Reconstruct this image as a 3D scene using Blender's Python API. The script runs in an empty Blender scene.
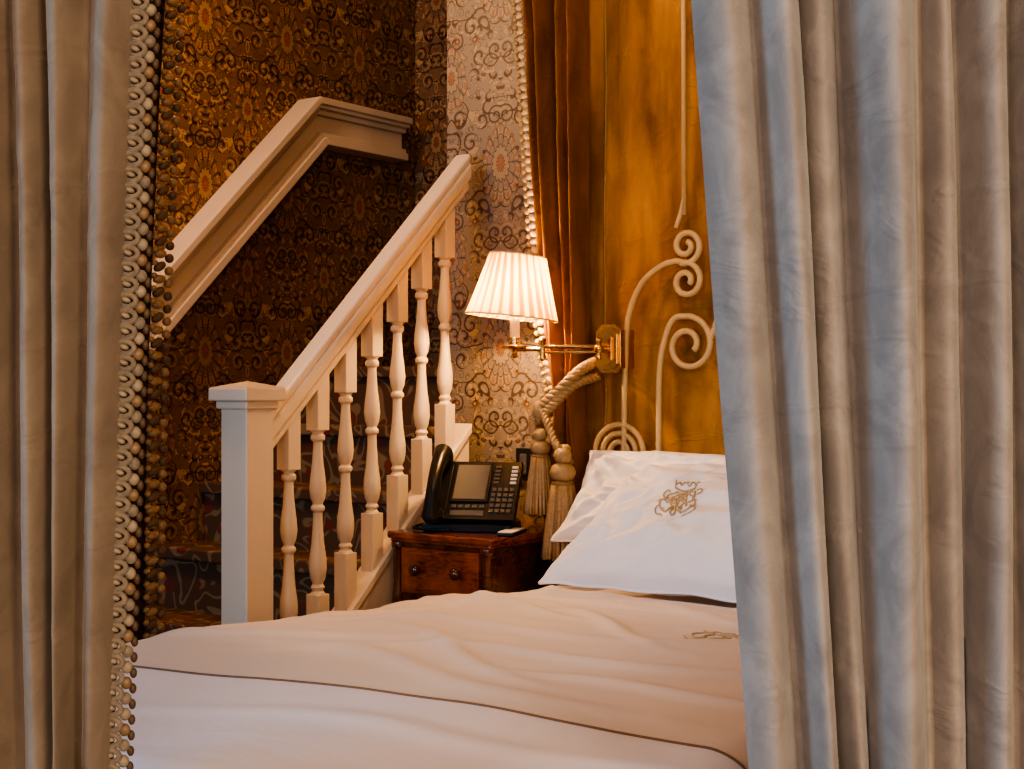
import bpy, math, random
from mathutils import Vector, Matrix, noise
random.seed(7)
S=bpy.context.scene
pi=math.pi
YAW=math.radians(36)

# ------------------------------------------------------------------ nodes
class NT:
    def __init__(s,name):
        s.mat=bpy.data.materials.new(name); s.mat.use_nodes=True
        s.nt=s.mat.node_tree; s.n=s.nt.nodes; s.l=s.nt.links
        s.b=s.n['Principled BSDF']
    def put(s,sock,v):
        if isinstance(v,bpy.types.NodeSocket): s.l.new(v,sock)
        elif v is not None: sock.default_value=v
    def m(s,op,a,b=None,c=None):
        n=s.n.new('ShaderNodeMath'); n.operation=op
        s.put(n.inputs[0],a); s.put(n.inputs[1],b); s.put(n.inputs[2],c)
        return n.outputs[0]
    def ss(s,v,lo,hi,a=0.0,b=1.0):
        n=s.n.new('ShaderNodeMapRange'); n.interpolation_type='SMOOTHSTEP'
        s.put(n.inputs[0],v); n.inputs[1].default_value=lo; n.inputs[2].default_value=hi
        n.inputs[3].default_value=a; n.inputs[4].default_value=b
        return n.outputs[0]
    def mix(s,f,a,b):
        n=s.n.new('ShaderNodeMix'); n.data_type='RGBA'
        s.put(n.inputs[0],f)
        for k,v in ((6,a),(7,b)):
            if isinstance(v,(tuple,list)): v=(*v,1) if len(v)==3 else v
            s.put(n.inputs[k],v)
        return n.outputs[2]
    def comb(s,x,y,z):
        n=s.n.new('ShaderNodeCombineXYZ'); s.put(n.inputs[0],x); s.put(n.inputs[1],y); s.put(n.inputs[2],z); return n.outputs[0]
    def obj(s): 
        return s.n.new('ShaderNodeTexCoord').outputs['Object']
    def sep(s,v):
        n=s.n.new('ShaderNodeSeparateXYZ'); s.l.new(v,n.inputs[0]); return n.outputs
    def noise(s,vec,scale,detail=3,dist=0,rough=.5):
        n=s.n.new('ShaderNodeTexNoise'); s.l.new(vec,n.inputs['Vector']); n.inputs['Scale'].default_value=scale
        n.inputs['Detail'].default_value=detail; n.inputs['Distortion'].default_value=dist; n.inputs['Roughness'].default_value=rough
        return n.outputs[0]
    def mapping(s,vec,sc):
        n=s.n.new('ShaderNodeMapping'); s.l.new(vec,n.inputs[0]); n.inputs['Scale'].default_value=sc; return n.outputs[0]
    def bump(s,h,strength=.3,dist=.01):
        n=s.n.new('ShaderNodeBump'); s.l.new(h,n.inputs['Height']); n.inputs['Strength'].default_value=strength
        n.inputs['Distance'].default_value=dist; s.l.new(n.outputs[0],s.b.inputs['Normal'])
    def set(s,**k):
        for a,v in k.items():
            nm={'col':'Base Color','rough':'Roughness','metal':'Metallic','sheen':'Sheen Weight','sheenr':'Sheen Roughness','sheent':'Sheen Tint','coat':'Coat Weight','spec':'Specular IOR Level'}[a]
            if isinstance(v,tuple) and len(v)==3: v=(*v,1)
            s.put(s.b.inputs[nm],v)

def simple(name,col,rough=.5,metal=0,var=.12,scale=20,bump=0,**k):
    t=NT(name); o=t.obj(); n=t.noise(o,scale,3)
    d=tuple(c*(1-var) for c in col); l=tuple(min(1,c*(1+var)) for c in col)
    t.set(col=t.mix(n,d,l),rough=rough,metal=metal,**k)
    if bump: t.bump(n,bump,.003)
    return t.mat

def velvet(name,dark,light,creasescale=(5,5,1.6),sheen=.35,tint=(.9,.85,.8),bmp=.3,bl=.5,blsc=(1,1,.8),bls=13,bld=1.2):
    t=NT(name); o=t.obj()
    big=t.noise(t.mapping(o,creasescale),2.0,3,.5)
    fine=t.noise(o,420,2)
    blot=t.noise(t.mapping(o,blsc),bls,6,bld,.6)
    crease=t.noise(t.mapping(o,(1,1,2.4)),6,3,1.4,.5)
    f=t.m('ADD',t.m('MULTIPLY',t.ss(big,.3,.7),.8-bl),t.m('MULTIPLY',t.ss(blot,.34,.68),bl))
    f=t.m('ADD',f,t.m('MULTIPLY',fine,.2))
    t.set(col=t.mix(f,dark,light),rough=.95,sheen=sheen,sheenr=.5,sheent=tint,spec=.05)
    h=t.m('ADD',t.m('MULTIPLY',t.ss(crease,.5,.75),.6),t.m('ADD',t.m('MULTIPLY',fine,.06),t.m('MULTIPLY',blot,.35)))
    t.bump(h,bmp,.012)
    return t.mat

def wallpaper(name,axis,base,base2,line,gold,red,fl=.45):
    t=NT(name); o=t.sep(t.obj())
    U=o[0] if axis=='X' else o[1]; V=o[2]
    w,h=.34,.50
    fu=t.m('FRACT',t.m('ADD',t.m('DIVIDE',U,w),.13)); v1=t.m('DIVIDE',V,h); fv=t.m('FRACT',v1)
    x=t.m('MULTIPLY',t.m('ABSOLUTE',t.m('SUBTRACT',fu,.5)),w)
    y=t.m('MULTIPLY',t.m('SUBTRACT',fv,.5),h)
    x2=t.m('SUBTRACT',w/2,x); y2=t.m('MULTIPLY',t.m('SUBTRACT',t.m('FRACT',t.m('ADD',v1,.5)),.5),h)
    a=t.m('MULTIPLY',v1,2*pi); R=h/(2*pi)
    vec=t.comb(x,t.m('MULTIPLY',t.m('COSINE',a),R),t.m('MULTIPLY',t.m('SINE',a),R))
    v2=t.comb(x,y,0.0)
    n=t.noise(vec,7,1,0)
    fr=t.m('ABSOLUTE',t.m('SUBTRACT',t.m('FRACT',t.m('MULTIPLY',n,4.5)),.5))
    vine=t.ss(fr,.02,.04,1,0)
    def scroll(scale,turn,r0):
        vo=t.n.new('ShaderNodeTexVoronoi'); t.l.new(v2,vo.inputs['Vector']); vo.inputs['Scale'].default_value=scale; vo.inputs['Randomness'].default_value=.8
        p=t.sep(vo.outputs['Position']); cc=t.sep(vo.outputs['Color'])
        dx=t.m('SUBTRACT',x,p[0]); dy=t.m('SUBTRACT',y,p[1])
        sg=t.m('SUBTRACT',t.m('MULTIPLY',t.m('GREATER_THAN',cc[1],.5),2.0),1.0)
        ang=t.m('DIVIDE',t.m('MULTIPLY',t.m('ARCTAN2',dy,dx),sg),2*pi)
        d=vo.outputs['Distance']
        f=t.m('ABSOLUTE',t.m('SUBTRACT',t.m('FRACT',t.m('ADD',t.m('MULTIPLY',d,turn),t.m('ADD',ang,cc[2]))),.5))
        ln=t.m('MULTIPLY',t.ss(f,.10,.17,1,0),t.ss(d,r0,r0+.04,1,0))
        lf=t.m('MULTIPLY',t.m('MULTIPLY',t.ss(f,.36,.42),t.ss(d,r0+.02,r0+.06,1,0)),t.ss(d,.22,.26))
        return ln,d,cc,lf
    s1,d1,c1,l1=scroll(17,3.6,.50)
    s2,d2,c2_,l2=scroll(31,3.2,.42)
    leafn=t.noise(vec,40,1,.8)
    leaf=t.ss(leafn,.6,.62)
    leafo=t.m('MULTIPLY',t.ss(leafn,.56,.58),t.ss(leafn,.6,.61,1,0))
    def med(xx,yy,sx,sy,k):
        sxx=t.m('MULTIPLY',sx,t.m('SUBTRACT',1.0,t.m('MULTIPLY',t.m('DIVIDE',yy,sy),.28)))
        r=t.m('SQRT',t.m('ADD',t.m('POWER',t.m('DIVIDE',xx,sxx),2),t.m('POWER',t.m('DIVIDE',yy,sy),2)))
        an=t.m('ARCTAN2',t.m('DIVIDE',yy,sy),t.m('DIVIDE',xx,sx))
        pet=t.m('ABSOLUTE',t.m('SINE',t.m('MULTIPLY',an,k)))
        r=t.m('SUBTRACT',r,t.m('MULTIPLY',pet,.10))
        ins=t.ss(r,.97,1.0,1,0)
        ring=t.m('ABSOLUTE',t.m('SUBTRACT',t.m('FRACT',t.m('MULTIPLY',r,3.6)),.5))
        ringl=t.ss(ring,.05,.09,1,0)
        spoke=t.m('MULTIPLY',t.ss(pet,.16,.24,1,0),t.ss(r,.42,.46))
        return ins,ringl,spoke,r,pet
    mA=med(x,y,.060,.10,7); mB=med(x2,y2,.050,.082,5)
    dist=d2; pick=t.ss(c2_[0],1-fl,1.02-fl)
    flower=t.m('MULTIPLY',t.ss(dist,.20,.23,1,0),pick)
    fcore=t.m('MULTIPLY',t.ss(dist,.08,.11,1,0),pick)
    fol=t.m('MULTIPLY',t.ss(dist,.27,.30,1,0),pick)
    silk=t.noise(t.obj(),4,4)
    c=t.mix(silk,base,base2)
    c=t.mix(t.m('MULTIPLY',leaf,.8),c,gold)
    c=t.mix(t.m('MULTIPLY',l1,.6),c,gold)
    c=t.mix(t.m('MULTIPLY',leafo,.5),c,line)
    c=t.mix(t.m('MULTIPLY',s2,.5),c,line)
    c=t.mix(t.m('MULTIPLY',s1,.85),c,line)
    c=t.mix(t.m('MULTIPLY',vine,.85),c,line)
    for (i,rl,sp,q,pet) in (mA,mB):
        g_=t.mix(silk,base2,base)
        m_=t.mix(t.ss(q,.40,.44),t.mix(.5,g_,gold),g_)
        m_=t.mix(t.m('MULTIPLY',t.m('MULTIPLY',t.ss(pet,.5,.6),t.ss(q,.62,.66)),.6),m_,gold)
        m_=t.mix(t.m('MULTIPLY',t.ss(q,.14,.18,1,0),.8),m_,red)
        m_=t.mix(t.m('MULTIPLY',t.m('MULTIPLY',t.ss(pet,.82,.88),t.ss(q,.74,.77)),.6),m_,red)
        m_=t.mix(t.m('MULTIPLY',sp,.75),m_,line)
        m_=t.mix(t.m('MULTIPLY',rl,.8),m_,line)
        c=t.mix(t.m('MULTIPLY',i,.9),c,m_)
    c=t.mix(t.m('MULTIPLY',fol,.85),c,line); c=t.mix(t.m('MULTIPLY',flower,.85),c,red); c=t.mix(fcore,c,gold)
    t.set(col=c,rough=.42,spec=.5)
    hh=t.m('ADD',s1,t.m('ADD',leaf,flower))
    t.bump(hh,.25,.0015)
    return t.mat

def linen(name,a,b,sc=8,bm=.45):
    t=NT(name); o=t.obj(); n=t.noise(o,sc,4,.5); w=t.noise(o,400,1)
    big=t.noise(t.mapping(o,(1.0,1.6,1)),2.6,4,1.0,.5)
    t.set(col=t.mix(n,a,b),rough=.6,sheen=.15,spec=.3)
    t.bump(t.m('ADD',t.m('MULTIPLY',big,1.0),t.m('MULTIPLY',w,.015)),bm,.02)
    return t.mat

def wood(name,a,b,c):
    t=NT(name); o=t.obj(); mp=t.mapping(o,(3,3,14))
    n=t.noise(mp,5,6,2.5,.6); n2=t.noise(o,9,3)
    t.set(col=t.mix(t.ss(n2,.4,.75),t.mix(t.ss(n,.35,.65),a,b),c),rough=.2,coat=.7)
    return t.mat

M={}
WD=((.19,.102,.055),(.28,.158,.083),(.024,.010,.006),(.56,.37,.18),(.34,.07,.028))  # same paper as the head wall, stairwell shade painted into its colours
M['wall_shaded']=wallpaper('wallpaper_stair_shaded','Y',*WD,.35)
M['wall_back']=wallpaper('wallpaper_landing_shaded','X',*WD,.35)
M['wall_head']=wallpaper('wallpaper_head_lit','X',(.195,.16,.125),(.27,.22,.175),(.055,.028,.017),(.38,.28,.17),(.28,.10,.045),.25)  # lit copy of the stair paper, brighter light put into the colours
M['paint']=simple('cream_paint',(.72,.59,.455),.38,var=.04,scale=6,bump=.05)
t=NT('stair_carpet'); o=t.obj()
n=t.noise(o,9,1.0,.6); fr=t.ss(t.m('ABSOLUTE',t.m('SUBTRACT',t.m('FRACT',t.m('MULTIPLY',n,6)),.5)),.08,.16,1,0)
vo=t.n.new('ShaderNodeTexVoronoi'); t.l.new(o,vo.inputs['Vector']); vo.inputs['Scale'].default_value=11
c=t.mix(fr,(.13,.065,.03),(.28,.18,.09)); c=t.mix(t.ss(vo.outputs['Distance'],.25,.3,1,0),c,(.20,.05,.025))
t.set(col=c,rough=.9); M['carpet']=t.mat
M['floor']=simple('floor_carpet',(.16,.10,.06),.9,var=.25,scale=60,bump=.4)
M['ceil']=simple('ceiling_paint',(.42,.34,.26),.8,var=.03)
M['curtL']=velvet('velvet_taupe',(.165,.125,.09),(.265,.205,.148),tint=(1,.88,.75))
M['curtR']=velvet('velvet_grey_taupe',(.215,.185,.158),(.375,.325,.275),tint=(.82,.92,1.0))
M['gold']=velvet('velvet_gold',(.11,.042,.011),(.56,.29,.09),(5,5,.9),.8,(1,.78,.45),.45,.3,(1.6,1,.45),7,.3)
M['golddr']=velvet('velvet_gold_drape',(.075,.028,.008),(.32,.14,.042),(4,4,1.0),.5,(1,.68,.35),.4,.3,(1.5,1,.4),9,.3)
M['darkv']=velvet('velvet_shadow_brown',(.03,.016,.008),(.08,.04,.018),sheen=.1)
M['trim']=simple('trim_silk',(.215,.165,.108),.7,var=.55,scale=150,bump=.5,sheen=.3)
M['trimd']=simple('trim_gold',(.24,.15,.075),.5,var=.5,scale=90,bump=.4)
M['trimdark']=simple('trim_dark',(.10,.06,.03),.6,var=.5,scale=90)
M['trimlt']=simple('trim_pale',(.50,.39,.26),.5,var=.3,scale=90)
M['trimmid']=simple('trim_mid',(.30,.235,.155),.65,var=.4,scale=120)
M['rope']=simple('rope_gold',(.36,.25,.135),.5,var=.35,scale=120,bump=.5)
M['roped']=simple('tassel_silk',(.26,.16,.075),.5,var=.5,scale=160,bump=.5)
M['brass']=simple('aged_brass',(.60,.36,.13),.25,metal=1,var=.15)
M['white']=linen('pillow_linen',(.78,.74,.72),(.86,.82,.80),8,.6)
M['duvet']=linen('duvet_cotton_warm_lit',(.70,.58,.48),(.75,.63,.53),4,.3)  # tan of the warm light is partly painted into the cotton
M['duvet2']=linen('duvet_white_cool_lit',(.77,.715,.74),(.83,.775,.80),4,.3)  # whiter turned-down part, cool light tinted into it as lavender
M['piping']=simple('piping_brown',(.20,.11,.05),.6)
M['embro']=simple('embroidery_gold',(.50,.37,.21),.5,var=.35,scale=200,bump=.3)
M['scroll']=simple('scroll_gilt_cream',(.58,.40,.19),.45,var=.15,scale=40)
M['mahog']=wood('mahogany',(.07,.014,.007),(.24,.052,.020),(.34,.09,.032))
M['mahogd']=wood('mahogany_dark',(.035,.009,.005),(.10,.024,.011),(.13,.036,.016))
M['black']=simple('black_plastic',(.012,.012,.013),.32,var=.2)
M['screen']=simple('lcd_screen',(.17,.155,.13),.15,var=.1)
M['key']=simple('key_plastic',(.10,.095,.09),.4)
M['paper']=simple('paper_white',(.7,.66,.6),.7)
M['candle']=simple('candle_ivory',(.8,.68,.45),.4)
# ------------------------------------------------------------------ mesh
def empty(name,loc=(0,0,0)):
    e=bpy.data.objects.new(name,None); e.empty_display_size=.1; e.location=loc; S.collection.objects.link(e); return e
class MB:
    def __init__(s): s.v=[]; s.f=[]; s.mi=[]; s.sm=[]; s.T=Matrix()
    def add(s,v,f,mi=0,sm=False):
        o=len(s.v); s.v+=[tuple(s.T@Vector(p)) for p in v]; s.f+=[tuple(i+o for i in q) for q in f]
        s.mi+=[mi]*len(f); s.sm+=[sm]*len(f)
    def box(s,a,b,mi=0):
        x0,y0,z0=a; x1,y1,z1=b
        s.add([(x0,y0,z0),(x1,y0,z0),(x1,y1,z0),(x0,y1,z0),(x0,y0,z1),(x1,y0,z1),(x1,y1,z1),(x0,y1,z1)],
              [(3,2,1,0),(4,5,6,7),(0,1,5,4),(1,2,6,5),(2,3,7,6),(3,0,4,7)],mi)
    def cbox(s,c,d,mi=0): s.box([c[i]-d[i]/2 for i in range(3)],[c[i]+d[i]/2 for i in range(3)],mi)
    def prism(s,poly,axis,lo,hi,mi=0):
        n=len(poly); v=[]
        for k in (lo,hi):
            for p in poly:
                v.append((k,p[0],p[1]) if axis=='X' else (p[0],k,p[1]) if axis=='Y' else (p[0],p[1],k))
        f=[tuple(range(n))[::-1],tuple(range(n,2*n))]+[(i,(i+1)%n,n+(i+1)%n,n+i) for i in range(n)]
        s.add(v,f,mi)
    def lathe(s,prof,c=(0,0,0),seg=20,mi=0,rf=None,cap=True):
        v=[];f=[]
        for (z,r) in prof:
            for i in range(seg):
                a=2*pi*i/seg; rr=r*(rf(a) if rf else 1)
                v.append((c[0]+rr*math.cos(a),c[1]+rr*math.sin(a),c[2]+z))
        for j in range(len(prof)-1):
            for i in range(seg): f.append((j*seg+i,j*seg+(i+1)%seg,(j+1)*seg+(i+1)%seg,(j+1)*seg+i))
        if cap:
            f.append(tuple(range(seg))[::-1]); f.append(tuple(range((len(prof)-1)*seg,len(prof)*seg)))
        s.add(v,f,mi,True)
    def sph(s,c,r,mi=0,seg=10,rg=7,R=None):
        if not hasattr(r,'__len__'): r=(r,r,r)
        v=[];f=[]
        for j in range(rg+1):
            th=pi*j/rg
            for i in range(seg):
                a=2*pi*i/seg; q=Vector((r[0]*math.sin(th)*math.cos(a),r[1]*math.sin(th)*math.sin(a),-r[2]*math.cos(th)))
                if R is not None: q=R@q
                v.append((c[0]+q.x,c[1]+q.y,c[2]+q.z))
        for j in range(rg):
            for i in range(seg): f.append((j*seg+i,j*seg+(i+1)%seg,(j+1)*seg+(i+1)%seg,(j+1)*seg+i))
        s.add(v,f,mi,True)
    def tube(s,pts,r,seg=8,mi=0,closed=False):
        pts=[Vector(p) for p in pts]; n=len(pts); v=[];f=[]; up=None
        for k,p in enumerate(pts):
            d=(pts[min(k+1,n-1)]-pts[max(k-1,0)]).normalized()
            if up is None:
                up=d.orthogonal().normalized()
            up=(up-d*up.dot(d)).normalized(); sd=d.cross(up)
            rr=r(k/(n-1)) if callable(r) else r
            for i in range(seg):
                a=2*pi*i/seg; v.append(p+up*math.cos(a)*rr+sd*math.sin(a)*rr)
        for j in range(n-1):
            for i in range(seg): f.append((j*seg+i,j*seg+(i+1)%seg,(j+1)*seg+(i+1)%seg,(j+1)*seg+i))
        f.append(tuple(range(seg))[::-1]); f.append(tuple(range((n-1)*seg,n*seg)))
        s.add(v,f,mi,True)
    def grid(s,fn,nu,nv,mi=0,mfn=None):
        v=[fn(i/nu,j/nv) for j in range(nv+1) for i in range(nu+1)]
        o=len(s.v); s.v+=[tuple(s.T@Vector(p)) for p in v]
        for j in range(nv):
            for i in range(nu):
                a=j*(nu+1)+i; s.f.append((o+a,o+a+1,o+a+nu+2,o+a+nu+1))
                s.mi.append(mfn(v[a]) if mfn else mi); s.sm.append(True)
    def build(s,name,mats,parent=None,bevel=0,loc=None,rotz=0,sub=0,solid=0):
        me=bpy.data.meshes.new(name); me.from_pydata(s.v,[],s.f)
        for m in mats: me.materials.append(m)
        me.polygons.foreach_set('material_index',s.mi); me.polygons.foreach_set('use_smooth',s.sm)
        me.update(); o=bpy.data.objects.new(name,me); S.collection.objects.link(o)
        if parent: o.parent=parent
        if loc: o.location=loc
        o.rotation_euler[2]=rotz
        if solid:
            md=o.modifiers.new('solid','SOLIDIFY'); md.thickness=solid
        if bevel:
            md=o.modifiers.new('bevel','BEVEL'); md.width=bevel; md.segments=3; md.limit_method='ANGLE'
        if sub:
            md=o.modifiers.new('sub','SUBSURF'); md.levels=sub; md.render_levels=sub
        return o
def cat(pts,n=12):
    P=[Vector(p) for p in pts]; P=[2*P[0]-P[1]]+P+[2*P[-1]-P[-2]]; out=[]
    for i in range(1,len(P)-2):
        for k in range(n):
            t=k/n; a,b,c,d=P[i-1:i+3]
            out.append(.5*((2*b)+(c-a)*t+(2*a-5*b+4*c-d)*t*t+(3*b-a-3*c+d)*t**3))
    out.append(P[-2]); return out

# ------------------------------------------------------------------ room
HW=3.05; XL=-3.2; CEIL=2.7
def slab(name,a,b,mat):
    m=MB(); m.box(a,b); return m.build(name,[mat])
slab('floor',(XL-.1,-3.2,-.1),(1.3,4.0,0),M['floor'])
slab('ceiling',(XL-.1,-.2,CEIL),(1.3,4.0,CEIL+.1),M['ceil'])
slab('wall_left',(XL-.1,-1.2,0),(XL,3.82,CEIL),M['wall_shaded'])
slab('wall_head',(-2.44,HW,0),(1.2,HW+.12,CEIL),M['wall_head'])
slab('wall_landing',(XL-.1,3.82,0),(-1.4,3.94,CEIL),M['wall_back'])
slab('wall_right',(1.2,.9,0),(1.3,3.17,CEIL),M['wall_head'])

# ------------------------------------------------------------------ staircase
stairs=empty('staircase',(-2.34,2.2,0))
def build_child(m,name,mats,parent,**k):
    o=m.build(name,mats,parent,**k); o.matrix_parent_inverse=Matrix.Translation(parent.location).inverted(); return o
SX=-2.34; SL=.925; YE=2.995
zs=lambda y: .69+(y-2.626)*SL          # string top
m=MB()
y0=2.12; 
for i in range(7):
    ya=y0+i*.18; z=(i+1)*.1715
    m.box((XL+.001,ya,0),(SX-.03,3.2 if i<6 else 3.819,z))
    m.box((XL+.001,ya-.022,z-.03),(SX-.03,ya+.02,z+.004))
build_child(m,'steps',[M['carpet']],stairs,bevel=.006)
m=MB()
m.prism([(2.21,zs(2.21)),(YE,zs(YE)),(YE,zs(YE)-.2),(2.21,zs(2.21)-.2)],'X',SX-.022,SX+.022)
m.prism([(2.21,zs(2.21)+.014),(YE,zs(YE)+.014),(YE,zs(YE)-.012),(2.21,zs(2.21)-.012)],'X',SX-.032,SX+.032)
m.prism([(2.21,zs(2.21)-.17),(YE,zs(YE)-.17),(YE,zs(YE)-.2),(2.21,zs(2.21)-.2)],'X',SX-.028,SX+.028)
build_child(m,'string_board',[M['paint']],stairs,bevel=.003)
m=MB()
m.prism([(2.23,0),(3.045,0),(3.045,zs(3.045)-.2),(2.23,zs(2.23)-.2)],'X',SX-.015,SX+.015)
build_child(m,'spandrel',[M['wall_shaded']],stairs)
m=MB()
prof=[(.14,.019),(.148,.0125),(.156,.0175),(.164,.0125),(.178,.0185),(.2,.0215),(.225,.0205),(.26,.0155),(.31,.0118),(.335,.0115),(.34,.017),(.348,.017),(.354,.0115),(.368,.0175),(.39,.0205),(.415,.0185),(.45,.014),(.49,.0112),(.503,.0112),(.508,.0175),(.518,.0175),(.523,.0125),(.53,.019)]
for i in range(7):
    y=2.335+i*.0968; z=zs(y)
    m.cbox((SX,y,z+.055),(.040,.040,.17)); m.cbox((SX,y,z+.605),(.040,.040,.15))
    m.lathe([(a,r) for a,r in prof],(SX,y,z),18)
build_child(m,'balusters',[M['paint']],stairs,bevel=.002)
m=MB(); zr=lambda y: zs(y)+.645
def railprof(h0,h1,hw):
    m.prism([(2.235,zr(2.235)+h0),(YE,zr(YE)+h0),(YE,zr(YE)+h1),(2.235,zr(2.235)+h1)],'X',SX-hw,SX+hw)
railprof(0,.03,.024); railprof(.03,.075,.033); railprof(.07,.1,.028)
build_child(m,'handrail',[M['paint']],stairs,bevel=.008)
m=MB(); ny=2.205
m.cbox((SX,ny,.55),(.084,.084,1.1)); m.cbox((SX,ny,1.105),(.1,.1,.02)); m.cbox((SX,ny,1.128),(.124,.124,.03))
m.cbox((SX,ny,.2),(.1,.1,.4))
v=[(SX-.06,ny-.06,1.143),(SX+.06,ny-.06,1.143),(SX+.06,ny+.06,1.143),(SX-.06,ny+.06,1.143),(SX,ny,1.158)]
m.add(v,[(0,1,4),(1,2,4),(2,3,4),(3,0,4)])
build_child(m,'newel_post',[M['paint']],stairs,bevel=.004)

m=MB()
P=[(1.5,2.065-(3.235-1.5)*.96),(3.235,2.065),(3.69,2.065)]
n1=(.6925,-.7214); mit=(n1[0]/1.7214,(n1[1]-1)/1.7214)
def lay(h0,h1,dep):
    def off(h): return [(P[0][0]+n1[0]*h,P[0][1]+n1[1]*h),(P[1][0]+mit[0]*h,P[1][1]+mit[1]*h),(P[2][0],P[2][1]-h)]
    a=off(h0); b=off(h1)
    m.prism([a[0],a[1],b[1],b[0]],'X',XL,XL+dep); m.prism([a[1],a[2],b[2],b[1]],'X',XL,XL+dep)
lay(0,.022,.10); lay(.022,.034,.088); lay(.034,.05,.07); lay(.05,.105,.05); lay(.105,.12,.07); lay(.12,.145,.08)
m.build('trim_stair_rail',[M['paint']],bevel=.003)

# ------------------------------------------------------------------ bed
BX0,BX1,BY0,BY1=-1.97,-.70,.98,2.96; BZ=.715
bed=empty('bed',(-1.335,2.0,0))
def drop(q,r=.085,L=.42):
    arc=r*pi/2
    if q<L: return 0.0,(r+L-q)
    q-=L
    if q<arc:
        a=q/r; return r*(1-math.cos(a)),r*(1-math.sin(a))
    return r+(q-arc),0.0
def nz(x,y,z=0): return noise.noise(Vector((x,y,z)))
def ridge(x,y,px_,py_,ang,ln,wd):
    dx,dy=x-px_,y-py_; c,s_=math.cos(ang),math.sin(ang)
    u=dx*c+dy*s_; v=-dx*s_+dy*c+.03*math.sin(u*9)
    return math.exp(-(u/ln)**2-(v/wd)**2)
RD=[(-1.72,2.28,.5,.22,.018,.009),(-1.6,2.2,-.3,.2,.015,.010),(-1.45,2.28,.2,.18,.014,.010),(-1.2,2.25,-.2,.2,.016,.010),(-1.85,2.05,1.2,.3,.018,.006),
    (-1.5,1.95,.1,.35,.02,.009),(-1.2,1.8,.35,.35,.02,.009),(-1.7,1.7,.5,.3,.025,.009),(-1.0,2.1,.9,.25,.018,.008),(-1.35,1.6,-.15,.4,.03,.008),(-1.1,1.3,.2,.4,.03,.006),(-1.3,2.08,-.5,.2,.016,.010),
    (-1.65,2.36,1.1,.12,.012,.010),(-1.55,2.34,.8,.12,.012,.009),(-1.76,2.40,.1,.12,.014,.008),(-1.4,1.75,-.4,.25,.02,.009),(-.95,1.7,.2,.25,.02,.009)]
def dtop(x,y):
    c=1-abs((x+1.335)/.635)**4
    z=.012*max(0,c)
    z+=.012*nz(x*2.6,y*1.9,1)+.003*nz(x*6+2*y,y*4,3)
    k=max(0,min(1,(y-1.9)/.4))
    wv=abs(nz(x*4+2*y,y*7-2*x,5)); z+=k*.014*(.3-min(.3,wv*1.5))
    for a in RD: z+=a[5]*ridge(x,y,*a[:5])
    if y>2.38: z-=.03*min(1,(y-2.38)/.12)
    e=max(0,min(1,(-1.62-x)/.15))*max(0,min(1,(y-1.7)/.4)); z-=.026*e
    return z
arc=.085*pi/2
hx=(BX1-BX0)/2
lenx=.42+arc+(hx-.085)
def duv(u,v):
    q=u*2*lenx
    if q<=lenx: i,d=drop(q); x=BX0+i
    else: i,d=drop(2*lenx-q); x=BX1-i
    leny=.42+arc+(BY1-BY0-.085); i2,d2=drop(v*leny); y=BY0+i2
    dd=min(.5,d+d2)
    w=1 if dd<.02 else max(0,1-dd/.1)
    z=BZ-dd+dtop(x,y)*max(.2,w)
    if d>.05: x+= (-1 if q<lenx else 1)*(.012*nz(y*6,z*2,2)+.01)
    if d2>.05: y-=.012*abs(nz(x*6,z*2,2))
    return (x,y,z)
seam=lambda x:1.39+.082*(x+1.77)+.010*math.sin((x+1.7)*4)
m=MB(); m.grid(duv,240,280,0,lambda p:1 if p[1]<seam(p[0]) else 0)
build_child(m,'duvet',[M['duvet'],M['duvet2']],bed)
m=MB()
pts=[]
for i in range(200):
    x=BX0+.03+(BX1-BX0-.06)*i/199
    e=min(x-BX0,BX1-x); dd=0
    if e<.085: dd=.085-math.sqrt(max(0,.085**2-(.085-e)**2))
    pts.append((x,seam(x)+.002*nz(x*9,0),BZ-dd+dtop(x,seam(x))*max(.2,1 if dd<.02 else max(0,1-dd/.1))+.0012))
m.tube(pts,.0017,6); build_child(m,'piping',[M['piping']],bed)
m=MB(); m.box((BX0+.05,BY0+.05,.12),(BX1-.05,BY1,.60)); 
for x in (BX0+.1,BX1-.1):
    for y in (BY0+.1,BY1-.1): m.cbox((x,y,.06),(.06,.06,.12))
build_child(m,'bed_base',[M['duvet2']],bed,bevel=.02)

m=MB(); HY=2.985; CX=-1.335
hb=empty('scroll_headboard',(CX,HY,0))
def spiral(cx,cz,r0,turns,a0,dirn=1,n=40,rend=.25):
    return [(cx+r0*(1-(1-rend)*k/n)*math.cos(a0+dirn*2*pi*turns*k/n),cz+r0*(1-(1-rend)*k/n)*math.sin(a0+dirn*2*pi*turns*k/n)) for k in range(n+1)]
def strand(p2,r=.0078):
    for sgn in (1,-1):
        pts=[((p[0]+.014 if sgn>0 else 2*CX-p[0]-.014),HY,p[1]) for p in p2]
        m.tube(pts,r,8)
def c2(pts): return [(p[0],p[1]) for p in [(q.x,q.y) for q in cat([(a,b,0) for a,b in pts],10)]]
strand([(-1.672,2.65),(-1.67,2.2),(-1.668,1.56)],.006)
outer=c2([(-1.838,.55),(-1.838,1.0),(-1.832,1.25),(-1.818,1.34),(-1.782,1.405),(-1.73,1.44),(-1.69,1.45)])
strand(outer+spiral(-1.663,1.40,.046,1.4,pi*.6,-1)[1:])
strand(spiral(-1.663,1.485,.044,1.5,-pi*.62,1,rend=.22))
strand(c2([(-1.69,1.53),(-1.676,1.57),(-1.668,1.6)]),.006)
inner=c2([(-1.738,.55),(-1.738,1.0),(-1.736,1.18),(-1.72,1.265),(-1.695,1.31),(-1.655,1.315)])
strand(inner+spiral(-1.658,1.245,.07,1.35,pi*.5,-1,rend=.3)[1:])
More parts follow.
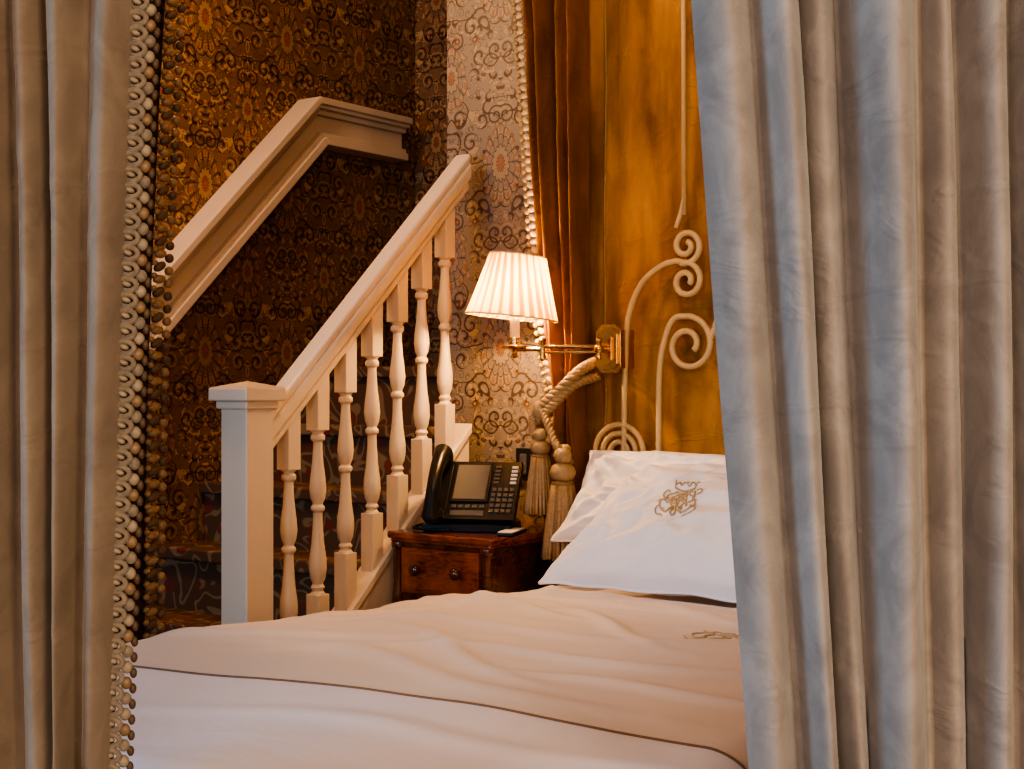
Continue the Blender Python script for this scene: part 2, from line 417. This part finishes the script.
for rr in (.070,.048,.026):
    strand([(-1.852-rr,.6)]+[(-1.852-rr*math.cos(pi*k/16),.98+rr*math.sin(pi*k/16)) for k in range(17)]+[(-1.852+rr,.6)],.0075)
strand(c2([(-1.60,1.25),(-1.55,1.36),(-1.46,1.46),(-1.349,1.5)]))
m.box((2*CX+1.95,HY-.012,.0),(2*CX+1.91,HY+.012,.62)); m.box((-1.95,HY-.012,0),(-1.91,HY+.012,.62))
build_child(m,'scrollwork',[M['scroll']],hb)

# velvet backdrop & drapes
def foldcloth(m,edgesfn,cells,z0,z1,amps,yb,nz_=120,per=10,noiseamp=.004,pw=1.2):
    nc=len(cells)-1
    def fn(u,v):
        q=u*nc; i=min(nc-1,int(q)); t=q-i
        z=z0+(z1-z0)*v
        L,R=edgesfn(z); c=cells[i]+(cells[i+1]-cells[i])*t
        x=L+(R-L)*c
        y=yb-amps[i%len(amps)]*(math.sin(pi*t)**pw if 0<t<1 else 0)+noiseamp*(nz(x*14,z*2,4)*2+abs(nz(x*8+z*3,z*7-x*4,7))*1.5)
        return (x,y,z)
    m.grid(fn,nc*per,nz_)
hang=empty('bed_hangings',(-1.335,3.0,0))
m=MB()
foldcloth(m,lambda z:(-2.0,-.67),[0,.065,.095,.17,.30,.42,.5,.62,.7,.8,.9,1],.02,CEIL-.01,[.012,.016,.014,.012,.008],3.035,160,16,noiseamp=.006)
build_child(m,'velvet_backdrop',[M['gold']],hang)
def dedge(z):
    if z>1.1:
        t=min(1.6,(z-1.1)/1.0); L=-2.03-.09*t**.8; R=-1.93+.0*t
    else:
        t=(1.1-z)/1.1; L=-2.03-.02*min(1,t*3); R=-1.93+.02*min(1,t*3)
    k=math.exp(-((z-1.1)/.12)**2)*.018
    return L+k,R-k
def dedge2(z):
    a,b=dedge(z); return 2*CX-b,2*CX-a
for nm,ed in (('drape_left',dedge),('drape_right',dedge2)):
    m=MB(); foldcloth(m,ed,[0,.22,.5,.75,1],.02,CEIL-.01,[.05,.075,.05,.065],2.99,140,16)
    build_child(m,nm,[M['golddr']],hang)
m=MB()
z=.3; k=0
while z<CEIL-.02:
    L,R=dedge(z)
    if z>1.12:
        Rm=Matrix.Rotation(.5 if k%2 else -.2,3,'Y')
        m.sph((L-.002,2.955,z),(.013,.007,.0078),0,8,6,Rm)
        m.sph((L-.017,2.955,z-.006),(.007,.007,.0075),1,8,5)
        m.sph((L+.010,2.955,z+.007),(.005,.005,.005),2,6,4)
    z+=.021; k+=1
build_child(m,'bobble_trim',[M['trimlt'],M['rope'],M['trimd']],hang)
def twist(m,path,R,r,turns,strands=3,mi=0):
    path=[Vector(p) for p in path]; n=len(path)
    for s_ in range(strands):
        out=[]
        for k,p in enumerate(path):
            d=(path[min(k+1,n-1)]-path[max(k-1,0)]).normalized()
            a1=d.cross(Vector((0,1,.01))).normalized(); a2=d.cross(a1)
            a=2*pi*(turns*k/n+s_/strands); out.append(p+a1*math.cos(a)*R+a2*math.sin(a)*R)
        m.tube(out,r,6,mi)
def tassel(m,x,y,zt,zb,r):
    H=zt-zb
    m.lathe([(0,.2*r),(-.03*H,.42*r),(-.07*H,.5*r),(-.11*H,.42*r),(-.14*H,.28*r)][::-1],(x,y,zt),16,0)
    m.lathe([(-.14*H,.34*r),(-.17*H,.55*r),(-.22*H,.66*r),(-.27*H,.58*r),(-.30*H,.42*r)][::-1],(x,y,zt),32,0,rf=lambda a:1+.05*math.cos(a*16))
    m.lathe([(-.30*H,.5*r),(-.325*H,.6*r),(-.35*H,.5*r)][::-1],(x,y,zt),16,1)
    N=26
    for ring,(f0,f1,nn) in enumerate(((.50,1.0,N),(.3,.7,14))):
        for k in range(nn):
            a=2*pi*k/nn+ring*.1; j=random.uniform(-.01,.01)
            pts=[]
            for q in range(7):
                t=q/6; rr=r*(f0+(f1-f0)*t**.8); pts.append((x+rr*math.cos(a+j*3*t),y+rr*math.sin(a+j*3*t),zt-H*(.34+(.66+j)*t)))
            m.tube(pts,r*.115,6,(k%4==0)*1)
m=MB()
m.T=Matrix.Translation((.028,0,0))
def rc(pts,R,r,t,n=14): twist(m,cat(pts,n),R,r,t)
rc([(-1.925,2.985,1.21),(-1.945,2.93,1.185),(-1.985,2.885,1.13),(-2.03,2.875,1.09),(-2.055,2.92,1.075),(-2.045,2.98,1.09)],.0085,.0075,8)
rc([(-1.93,2.985,1.17),(-1.955,2.92,1.15),(-1.99,2.875,1.1),(-2.035,2.875,1.06),(-2.055,2.93,1.05)],.007,.0068,8)
rc([(-2.03,2.87,1.10),(-2.0,2.86,1.06),(-1.97,2.85,1.01),(-1.95,2.85,.985)],.006,.0055,5)
rc([(-2.03,2.87,1.09),(-2.045,2.865,1.07),(-2.04,2.86,1.04),(-2.03,2.855,1.02)],.006,.0055,4)
m.sph((-2.03,2.87,1.085),(.02,.018,.026)); 
tassel(m,-1.945,2.85,.995,.725,.048); tassel(m,-2.015,2.855,1.04,.83,.038)
tassel(m,-1.985,2.92,1.0,.80,.034)
build_child(m,'tieback_tassels',[M['rope'],M['roped']],hang)

# ------------------------------------------------------------------ pillows
def pfun(hw,hh,T,seed):
    def f(u,v,s):
        x=u*hw*(1-.05*(1-v*v)); y=v*hh*(1-.05*(1-u*u))
        b=max(0,(1-abs(u)**2.6))*max(0,(1-abs(v)**2.6))
        z=T*b**.5
        e=min(1,b*3)
        z+=e*(.016*nz(u*2.0+seed,v*1.8,1)-.022*abs(nz(u*3+v*1.5+seed,v*2.2-u,2))-.014*abs(nz(u*7-v*3,v*5+seed,3)))
        for (cu,cv) in ((-1,-1),(-1,1),(1,-1),(1,1)):
            du,dv=(u-cu)*hw,(v-cv)*hh; rr=math.hypot(du,dv); an=math.atan2(dv,du)
            z+=.010*math.sin(an*14+seed)*math.exp(-((rr-.11)/.09)**2)*e
        edge=.009*nz(u*4,v*4,seed)
        return (x,y,(z if s>0 else -.3*z)+edge)
    return f
def pillow(name,loc,rx,rz,hw,hh,T,seed,mat,ry=0):
    f=pfun(hw,hh,T,seed); m=MB()
    m.grid(lambda a,b:f(a*2-1,b*2-1,1),120,90); m.grid(lambda a,b:f(1-a*2,b*2-1,-1),60,50)
    pts=[]
    N=40
    for k in range(N): pts.append(f(-1+2*k/N,-1,1))
    for k in range(N): pts.append(f(1,-1+2*k/N,1))
    for k in range(N): pts.append(f(1-2*k/N,1,1))
    for k in range(N+1): pts.append(f(-1,1-2*k/N,1))
    m.tube(pts,.0035,6)
    o=m.build(name,[mat]); o.location=loc; o.rotation_euler=(rx,ry,rz)
    return o,f
PH=.205; PW=.40
p1,f1=pillow('pillow',(-1.285,2.595,.832),math.radians(29),0,PW,PH,.122,3.1,M['white'])
p2,_=pillow('pillow',(-1.455,2.855,.880),math.radians(50),0,.44,.135,.07,8.2,M['white'])
m=MB()
def surf(a,b):
    u=a/PW; v=b/PH
    for _ in range(4):
        p=f1(u,v,1); u+=(a-p[0])/PW; v+=(b-p[1])/PH
    return Vector(f1(u,v,1))+Vector((0,0,.0012))
def stitch(p,r=.0022):
    m.tube([surf(q.x,q.y) for q in cat([(a,b,0) for a,b in p],8)],r,6)
mc=(-.125,-.022)
def st(p,r=.0022,mir=True):
    r*=.72
    f=lambda a,b:(mc[0]+a*.80-.2*b,mc[1]+b*1.0)
    stitch([f(a,b) for a,b in p],r)
    if mir: stitch([f(-a,b) for a,b in p],r)
st([(0,.062),(.012,.052),(.02,.066),(.03,.054),(.034,.07)]); st([(0,.074),(0,.06)],.003,False)
st([(-.028,.046),(0,.040),(.028,.046)],.003,False); st([(-.026,.038),(0,.033),(.026,.038)],.002,False); st([(.034,.07),(.028,.046)])
st([(0,.02),(.02,.032),(.042,.018),(.04,-.008),(.02,-.014),(.014,.002),(.026,.01)],.003)
st([(.004,-.03),(.022,-.046),(.044,-.032),(.05,-.012),(.04,.004)],.0028)
st([(0,.028),(-.006,0),(0,-.03),(.006,-.052),(0,-.06)],.003)
st([(.01,.024),(.024,-.006),(.008,-.036),(.022,-.05)],.0025)
st([(-.03,-.02),(0,-.006),(.03,-.02)],.0025,False)
st([(.046,-.02),(.058,-.034),(.05,-.05),(.036,-.052),(.03,-.06)],.0022); st([(.05,.012),(.06,.026),(.05,.04),(.04,.034)],.0022)
for a in range(50):
    an=random.random()*6.28; rr=random.uniform(.008,.042); x,y=mc[0]+rr*math.cos(an),mc[1]-.008+rr*.9*math.sin(an)
    p=surf(x,y); m.sph(p,(.0032,.0022,.0011),0,6,4)
o=m.build('embroidered_monogram',[M['embro']],p1)
m=MB()
def dst(p,r=.002):
    cx,cy=-1.10,2.08
    pts=[]
    for q in cat([(a,b,0) for a,b in p],8):
        x,y=cx+q.x*.8,cy+q.y*.8; pts.append((x,y,BZ+dtop(x,y)+.0006))
    m.tube(pts,r*.6,6)
for sg in (1,-1):
    dst([(0,.03),(sg*.03,.04),(sg*.05,.01),(sg*.03,-.02),(sg*.012,0)],.003)
    dst([(0,.05),(sg*.02,.06),(sg*.03,.045),(sg*.05,.06)],.003); dst([(0,-.03),(sg*.03,-.045),(sg*.055,-.02)],.003)
    dst([(sg*.01,.03),(sg*.02,.0),(0,-.03)],.003)
build_child(m,'duvet_monogram',[M['embro']],bed)

# ------------------------------------------------------------------ bedside cabinet
cab=empty('bedside_cabinet',(-2.145,2.86,0))
x0,x1,ya,yb,zt=-2.305,-1.98,2.64,3.035,.785
m=MB()
m.box((x0,ya,zt-.018),(x1,yb,zt)); m.box((x0+.006,ya+.006,zt-.027),(x1-.006,yb,zt-.016))
build_child(m,'top',[M['mahog']],cab,bevel=.006)
m=MB()
m.box((x0+.014,ya+.016,.08),(x1-.014,yb-.002,zt-.025),0); m.box((x0+.004,ya+.004,0),(x1-.004,yb,.09),0)
for xx in (x0+.024,x1-.024): m.lathe([(.09,.014),(.1,.02),(.12,.012),(.58,.012),(.60,.018),(.63,.016),(.66,.0125),(.74,.0125),(.745,.018),(.76,.018)],(xx,ya+.018,0),16,0)
build_child(m,'carcass',[M['mahogd']],cab,bevel=.003)
m=MB()
for (zb,zz) in ((.635,.748),(.47,.615),(.29,.455),(.11,.275)):
    m.box((x0+.042,ya+.006,zb),(x1-.042,ya+.02,zz),0)
    m.box((x0+.052,ya+.003,zb+.01),(x1-.052,ya+.01,zz-.01),0)
    for fx in (.24,.76):
        kx=x0+.042+(x1-x0-.084)*fx; kz=(zb+zz)/2+(.004 if zb>.6 else 0)
        m.T=Matrix.Translation((kx,ya+.004,kz))@Matrix.Rotation(pi/2,4,'X')
        m.lathe([(0,.009),(.006,.008),(.012,.013),(.018,.0155),(.024,.012),(.027,.004)],(0,0,0),16,1); m.T=Matrix()
build_child(m,'drawers',[M['mahog'],M['mahogd']],cab,bevel=.003)

# ------------------------------------------------------------------ telephone
tel=empty('desk_telephone',(-2.15,2.80,zt))
m=MB()
Tb=Matrix.Translation((-2.155,2.805,zt+.0005))@Matrix.Rotation(math.radians(24),4,'Z')
m.T=Tb
m.box((-.115,-.085,.001),(.11,.05,.018)); m.prism([(-.08,.018),(.045,.018),(.05,.10),(.03,.11)],'X',-.06,.09)
m.T=Tb@Matrix.Translation((0,-.078,.028))@Matrix.Rotation(math.radians(50),4,'X')
m.box((-.105,0,-.016),(.118,.178,.006)); 
m.box((-.052,.05,.005),(.045,.170,.011)); m.box((-.045,.057,.0105),(.038,.163,.0125),1)
for i in range(4):
    for j in range(5): m.box((.052+i*.015,.02+j*.016,.005),(.063+i*.015,.031+j*.016,.010),2)
for j in range(5): m.box((.094,.108+j*.012,.005),(.110,.115+j*.012,.009),3); m.box((.052,.108+j*.012,.005),(.066,.115+j*.012,.009),2)
for i in range(5): m.box((-.046+i*.018,.033,.005),(-.033+i*.018,.043,.009),2)
m.box((-.046,.010,.005),(.04,.026,.008),2)
m.T=m.T@Matrix.Translation((-.084,.0,.006))
m.box((-.025,0,-.015),(.025,.165,.004))
hs=cat([(0,-.012,.022),(0,.012,.036),(0,.05,.052),(0,.1,.056),(0,.15,.046),(0,.182,.030)],8)
m.tube(hs,lambda t:.017+.009*abs(2*t-1)**2,14)
m.sph((0,0,.018),(.027,.027,.02),0,16,10); m.sph((0,.17,.024),(.027,.029,.022),0,16,10)
m.T=Matrix()
m.tube(cat([(-2.235,2.745,zt+.02),(-2.265,2.70,zt+.008),(-2.22,2.685,zt+.006),(-2.15,2.70,zt+.006)],10),.004,6)
build_child(m,'telephone_body',[M['black'],M['screen'],M['key'],M['paper']],tel,bevel=.002)
m=MB()
m.T=Matrix.Translation((-2.010,2.765,zt+.0005))@Matrix.Rotation(math.radians(20),4,'Z')
m.box((-.022,-.06,.001),(.022,.06,.007),0); m.box((-.019,-.057,.0072),(.019,.057,.010),1)
m.build('notepad',[M['black'],M['paper']],bevel=.001)
m=MB(); m.box((-2.195,HW-.012,.895),(-2.11,HW,.98),0); m.box((-2.18,HW-.016,.91),(-2.158,HW-.011,.965),1); m.box((-2.146,HW-.016,.91),(-2.125,HW-.011,.965),1)
m.build('wall_socket',[M['black'],M['key']],bevel=.002)

# ------------------------------------------------------------------ wall lamp
lamp=empty('swing_arm_wall_lamp',(-1.914,2.95,1.23))
LX,LY=-2.062,2.85
t=NT('pleated_silk_shade'); o=t.sep(t.obj())
an=t.m('ARCTAN2',t.m('SUBTRACT',o[1],LY),t.m('SUBTRACT',o[0],LX))
pleat_shading=t.ss(t.m('SINE',t.m('MULTIPLY',an,26)),-.7,.5)  # pleat shading painted as stripes, along with the doubled fabric
dc=t.mix(pleat_shading,(.52,.36,.13),(.88,.73,.40)); tc=t.mix(pleat_shading,(.24,.13,.022),(.80,.56,.18))
t.set(col=dc,rough=.8)
tr=t.n.new('ShaderNodeBsdfTranslucent'); t.l.new(tc,tr.inputs[0])
mx=t.n.new('ShaderNodeMixShader'); mx.inputs[0].default_value=.55
t.l.new(t.b.outputs[0],mx.inputs[1]); t.l.new(tr.outputs[0],mx.inputs[2])
t.l.new(mx.outputs[0],t.n['Material Output'].inputs[0]); M['shade']=t.mat
t=NT('bulb_glass'); t.set(col=(1,.8,.5)); t.b.inputs['Emission Color'].default_value=(1,.66,.32,1); t.b.inputs['Emission Strength'].default_value=12; M['bulb']=t.mat
m=MB()
def octo(w,h,c): return [(-w,-h+c),(-w+c,-h),(w-c,-h),(w,-h+c),(w,h-c),(w-c,h),(-w+c,h),(-w,h-c)]
PX,PZ,PY=-1.842,1.238,2.94
for (w,h,c,a,b) in ((.036,.060,.017,PY,PY+.012),(.029,.051,.014,PY-.008,PY),(.017,.038,.009,PY-.014,PY-.008)):
    m.prism([(PX+q[0],PZ+q[1]) for q in octo(w,h,c)],'Y',a,b)
m.box((PX-.026,PY+.01,PZ-.048),(PX+.026,3.045,PZ+.048))
m.tube([(PX,PY-.01,PZ),(PX,PY-.04,PZ)],.008,12); m.sph((PX,PY-.043,PZ),.013)
m.lathe([(-.028,.004),(-.022,.009),(-.01,.007),(.01,.007),(.022,.009),(.028,.004)],(PX,PY-.043,PZ),12)
EX,EY=-1.985,2.862
m.tube([(PX,PY-.043,PZ+.006),(EX,EY,PZ+.006)],.005,10); m.tube([(PX,PY-.043,PZ-.008),(EX,EY,PZ-.008)],.004,10)
m.lathe([(-.03,.003),(-.024,.009),(-.01,.007),(.012,.007),(.024,.010),(.03,.004)],(EX,EY,PZ),12)
m.tube([(EX,EY,PZ),(LX,LY,PZ)],.0055,10)
m.lathe([(-.022,.003),(-.018,.010),(-.008,.006),(0,.012),(.004,.03),(.009,.034),(.010,.031),(.012,.012),(.03,.013),(.031,.010)],(LX,LY,PZ),20)
m.tube([(LX,LY,1.30),(LX,LY,1.36)],.006,10)
build_child(m,'brass_bracket',[M['brass']],lamp,bevel=.001)
m=MB(); m.lathe([(.02,.0125),(.095,.0125),(.1,.009)],(LX,LY,PZ),16); build_child(m,'candle_tube',[M['candle']],lamp)
m=MB(); m.lathe([(0,.006),(.012,.011),(.03,.014),(.05,.008),(.06,.002)],(LX,LY,1.352),14)
b=build_child(m,'bulb',[M['bulb']],lamp)
m=MB()
Tl=Matrix.Translation((LX,LY,1.396))@Matrix.Rotation(math.radians(-6),4,Vector((.588,-.809,0)))
m.T=Tl
prof=[(-.078+.156*k/12,.114-(.114-.070)*(k/12)**.92) for k in range(13)]
m.lathe(prof,(0,0,0),390,0,rf=lambda a:1+.035*math.sin(a*26),cap=False)
build_child(m,'lampshade',[M['shade']],lamp)
m=MB(); m.T=Tl
for z,r in ((-.078,.117),(.078,.0715)):
    m.tube([(r*math.cos(2*pi*k/60),r*math.sin(2*pi*k/60),z) for k in range(61)],.0022,6)
for a in range(3):
    an=a*2*pi/3; m.tube([(0,0,-.02),(.068*math.cos(an),.068*math.sin(an),.076)],.0012,5)
build_child(m,'shade_frame',[M['trimlt']],lamp)

# ------------------------------------------------------------------ foreground curtains
D=1.35; ORG=(-math.sin(YAW)*D,math.cos(YAW)*D,0)
def curtain(Vt,Vb,amps,seed,off=0.0,pw=1.0):
    at=list(Vt); ab=list(Vb); nc=len(at)-1; per=20; NZ=240
    zt_,zb_=1.52,.78
    m=MB()
    def edge(z,i,t):
        q=(zt_-z)/(zt_-zb_)
        q=max(-.6,min(1.7,q))
        a=at[i]+(at[i+1]-at[i])*t; b=ab[i]+(ab[i+1]-ab[i])*t
        if q<0: q*=.4
        return a+(b-a)*q
    def fn(u,v):
        z=.015+(CEIL-.025)*v
        q=u*nc; i=min(nc-1,int(q)); t=q-i
        x=edge(z,i,t)
        am=amps[i%len(amps)]*(1+.3*nz(i*3.7+seed,z*1.3,0))
        y=-am*(max(0,math.sin(pi*t))**pw if 0<t<1 else 0)
        x+=.008*nz(i+t*.5,z*1.6,seed)*(1-(1 if (i==nc-1 and t==1) else 0))
        y+=.014*nz(x*9,z*1.4,seed)+.003*nz(x*22,z*4,seed+3)
        wv=abs(nz(x*7+z*3,z*9-x*5,seed+5)); y-=.004*max(0,.16-wv)/.16*max(0,nz(x*5,z*2,40)+.4)
        return (x,y+off,z)
    m.grid(fn,nc*per,NZ)
    return m,edge,nc
px=lambda l:[(p-512)*.000964 for p in l]
cl=empty('curtain',ORG); cl.rotation_euler[2]=YAW
m,eL,nL=curtain(px([-260,-180,-110,-40,12,50,92,138]),px([-260,-190,-120,-45,24,66,86,110]),[.05,.055,.05,.05,.035,.045,.03],1.7)
m.build('cloth',[M['curtL']],cl)
m=MB(); z=.03; k=0
pts=[]
while z<2.6:
    x=eL(z,nL-1,1)
    def cl_arc(cx,cz,rx,rz,a0,a1,r,mi,n=9):
        m.tube([(cx+rx*math.cos(a0+(a1-a0)*i/n),-.010-.003*math.sin(pi*i/n),cz+rz*math.sin(a0+(a1-a0)*i/n)) for i in range(n+1)],r,6,mi)
    cl_arc(x+.002,z,.0100,.0062,2.6,-1.9,.0030,0)
    m.sph((x+.002,-.011,z+.001),(.0050,.004,.0028),3,8,6,Matrix.Rotation(.4,3,'Y'))
    m.sph((x+.0145,-.008,z-.006),(.0058,.0050,.0062),(3,0,1)[k%3],8,6)
    m.sph((x+.020,-.005,z-.012),(.0036,.0033,.0052),2,6,5)
    pts.append((x-.012,-.007,z)); pts.append((eL(z+.0075,nL-1,1)-.012,-.007,z+.0075))
    z+=.015; k+=1
twist(m,pts,.0026,.0028,110,2,0)
m.tube([(p[0]+.0105,p[1]+.004,p[2]) for p in pts],.006,6,2)
m.build('tassel_trim',[M['trim'],M['trimd'],M['trimdark'],M['trimmid']],cl)
cr=empty('curtain',ORG); cr.rotation_euler[2]=YAW
m,eR,nR=curtain(px([688,745,797,835,915,948,1005,1060,1120,1190,1260]),px([748,800,838,866,928,968,1012,1064,1120,1190,1260]),[.035,.055,.035,.07,.03,.06,.055,.055,.06],6.3)
m.build('cloth',[M['curtR']],cr)
# side curtain beyond the bed, near the newel
cs_=empty('curtain',(-2.10,1.45,0))
m=MB(); YEd=lambda z:1.735+.04*(z-1.2)+.006*math.sin(z*4)
def sc(u,v):
    z=.02+(CEIL-.03)*v; y=1.0+(YEd(z)-1.0)*u
    return (-2.10-.03*math.sin(u*22)+.01*nz(y*6,z*2,3),y,z)
m.grid(sc,90,100); build_child(m,'cloth',[M['darkv']],cs_)
m=MB(); z=.1; k=0
while z<2.6:
    y=YEd(z)
    Rm=Matrix.Rotation(.5 if k%2 else .1,3,'X')
    m.sph((-2.085,y+.004,z),(.008,.016,.0085),k%2,8,6,Rm); m.sph((-2.085,y+.026,z-.007),(.008,.009,.009),(k//2)%2,8,6)
    m.sph((-2.08,y-.012,z+.006),(.006,.007,.006),0,6,5)
    z+=.024; k+=1
build_child(m,'bobble_trim',[M['trimd'],M['trimdark'],M['rope']],cs_)

# ------------------------------------------------------------------ lights
def area(name,loc,target,size,en,col):
    l=bpy.data.lights.new(name,'AREA'); l.shape='RECTANGLE'; l.size=size[0]; l.size_y=size[1]; l.energy=en; l.color=col
    o=bpy.data.objects.new(name,l); S.collection.objects.link(o); o.location=loc
    o.rotation_euler=(Vector(target)-Vector(loc)).to_track_quat('-Z','Y').to_euler(); return o
def point(name,loc,en,col,r=.05):
    l=bpy.data.lights.new(name,'POINT'); l.energy=en; l.color=col; l.shadow_soft_size=r
    o=bpy.data.objects.new(name,l); S.collection.objects.link(o); o.location=loc; return o
point('lamp_light',(LX,LY,1.37),26,(1,.58,.23),.02)
area('fill_cool_left',(-2.3,-1.3,1.7),(-.5,1.2,1.1),(1.0,1.5),44,(.30,.62,1.0))  # unseen area light, added to put blue on left-facing curtain folds
area('fill_warm_front',(1.5,-2.1,2.0),(-1.2,1.9,.8),(1.2,1.5),60,(1,.72,.50))  # unseen area light, added as warm frontal fill
area('fill_warm_side',(2.1,-.3,1.7),(-.6,1.25,1.1),(.9,1.5),56,(1,.76,.54))  # unseen area light, added to graze the curtain folds warmly from the right
area('fill_cool_front',(.2,-2.6,1.6),(-1.0,1.5,.8),(1.0,1.0),26,(.78,.80,1.0))  # weak cool area light, added in front for the bed foot
point('stair_ceiling_light',(-2.75,2.0,2.4),27,(1,.58,.28),.12)
point('bed_overhead_fill',(-1.3,1.9,2.5),15,(1,.60,.32),.15)  # unseen warm point light above the bed, without a fixture
W=bpy.data.worlds.new('w'); S.world=W; W.use_nodes=True
W.node_tree.nodes['Background'].inputs[0].default_value=(.60,.60,.66,1); W.node_tree.nodes['Background'].inputs[1].default_value=.05

cam=bpy.data.cameras.new('camera'); co=bpy.data.objects.new('camera',cam); S.collection.objects.link(co)
co.location=(0,0,1.15); co.rotation_euler=(pi/2,0,YAW); cam.sensor_width=36; cam.lens=36*1400/1024; cam.clip_start=.05
S.camera=co
S.view_settings.view_transform='AgX'
S.view_settings.exposure=.2
try: S.view_settings.look='AgX - High Contrast'
except Exception as e: print(e)
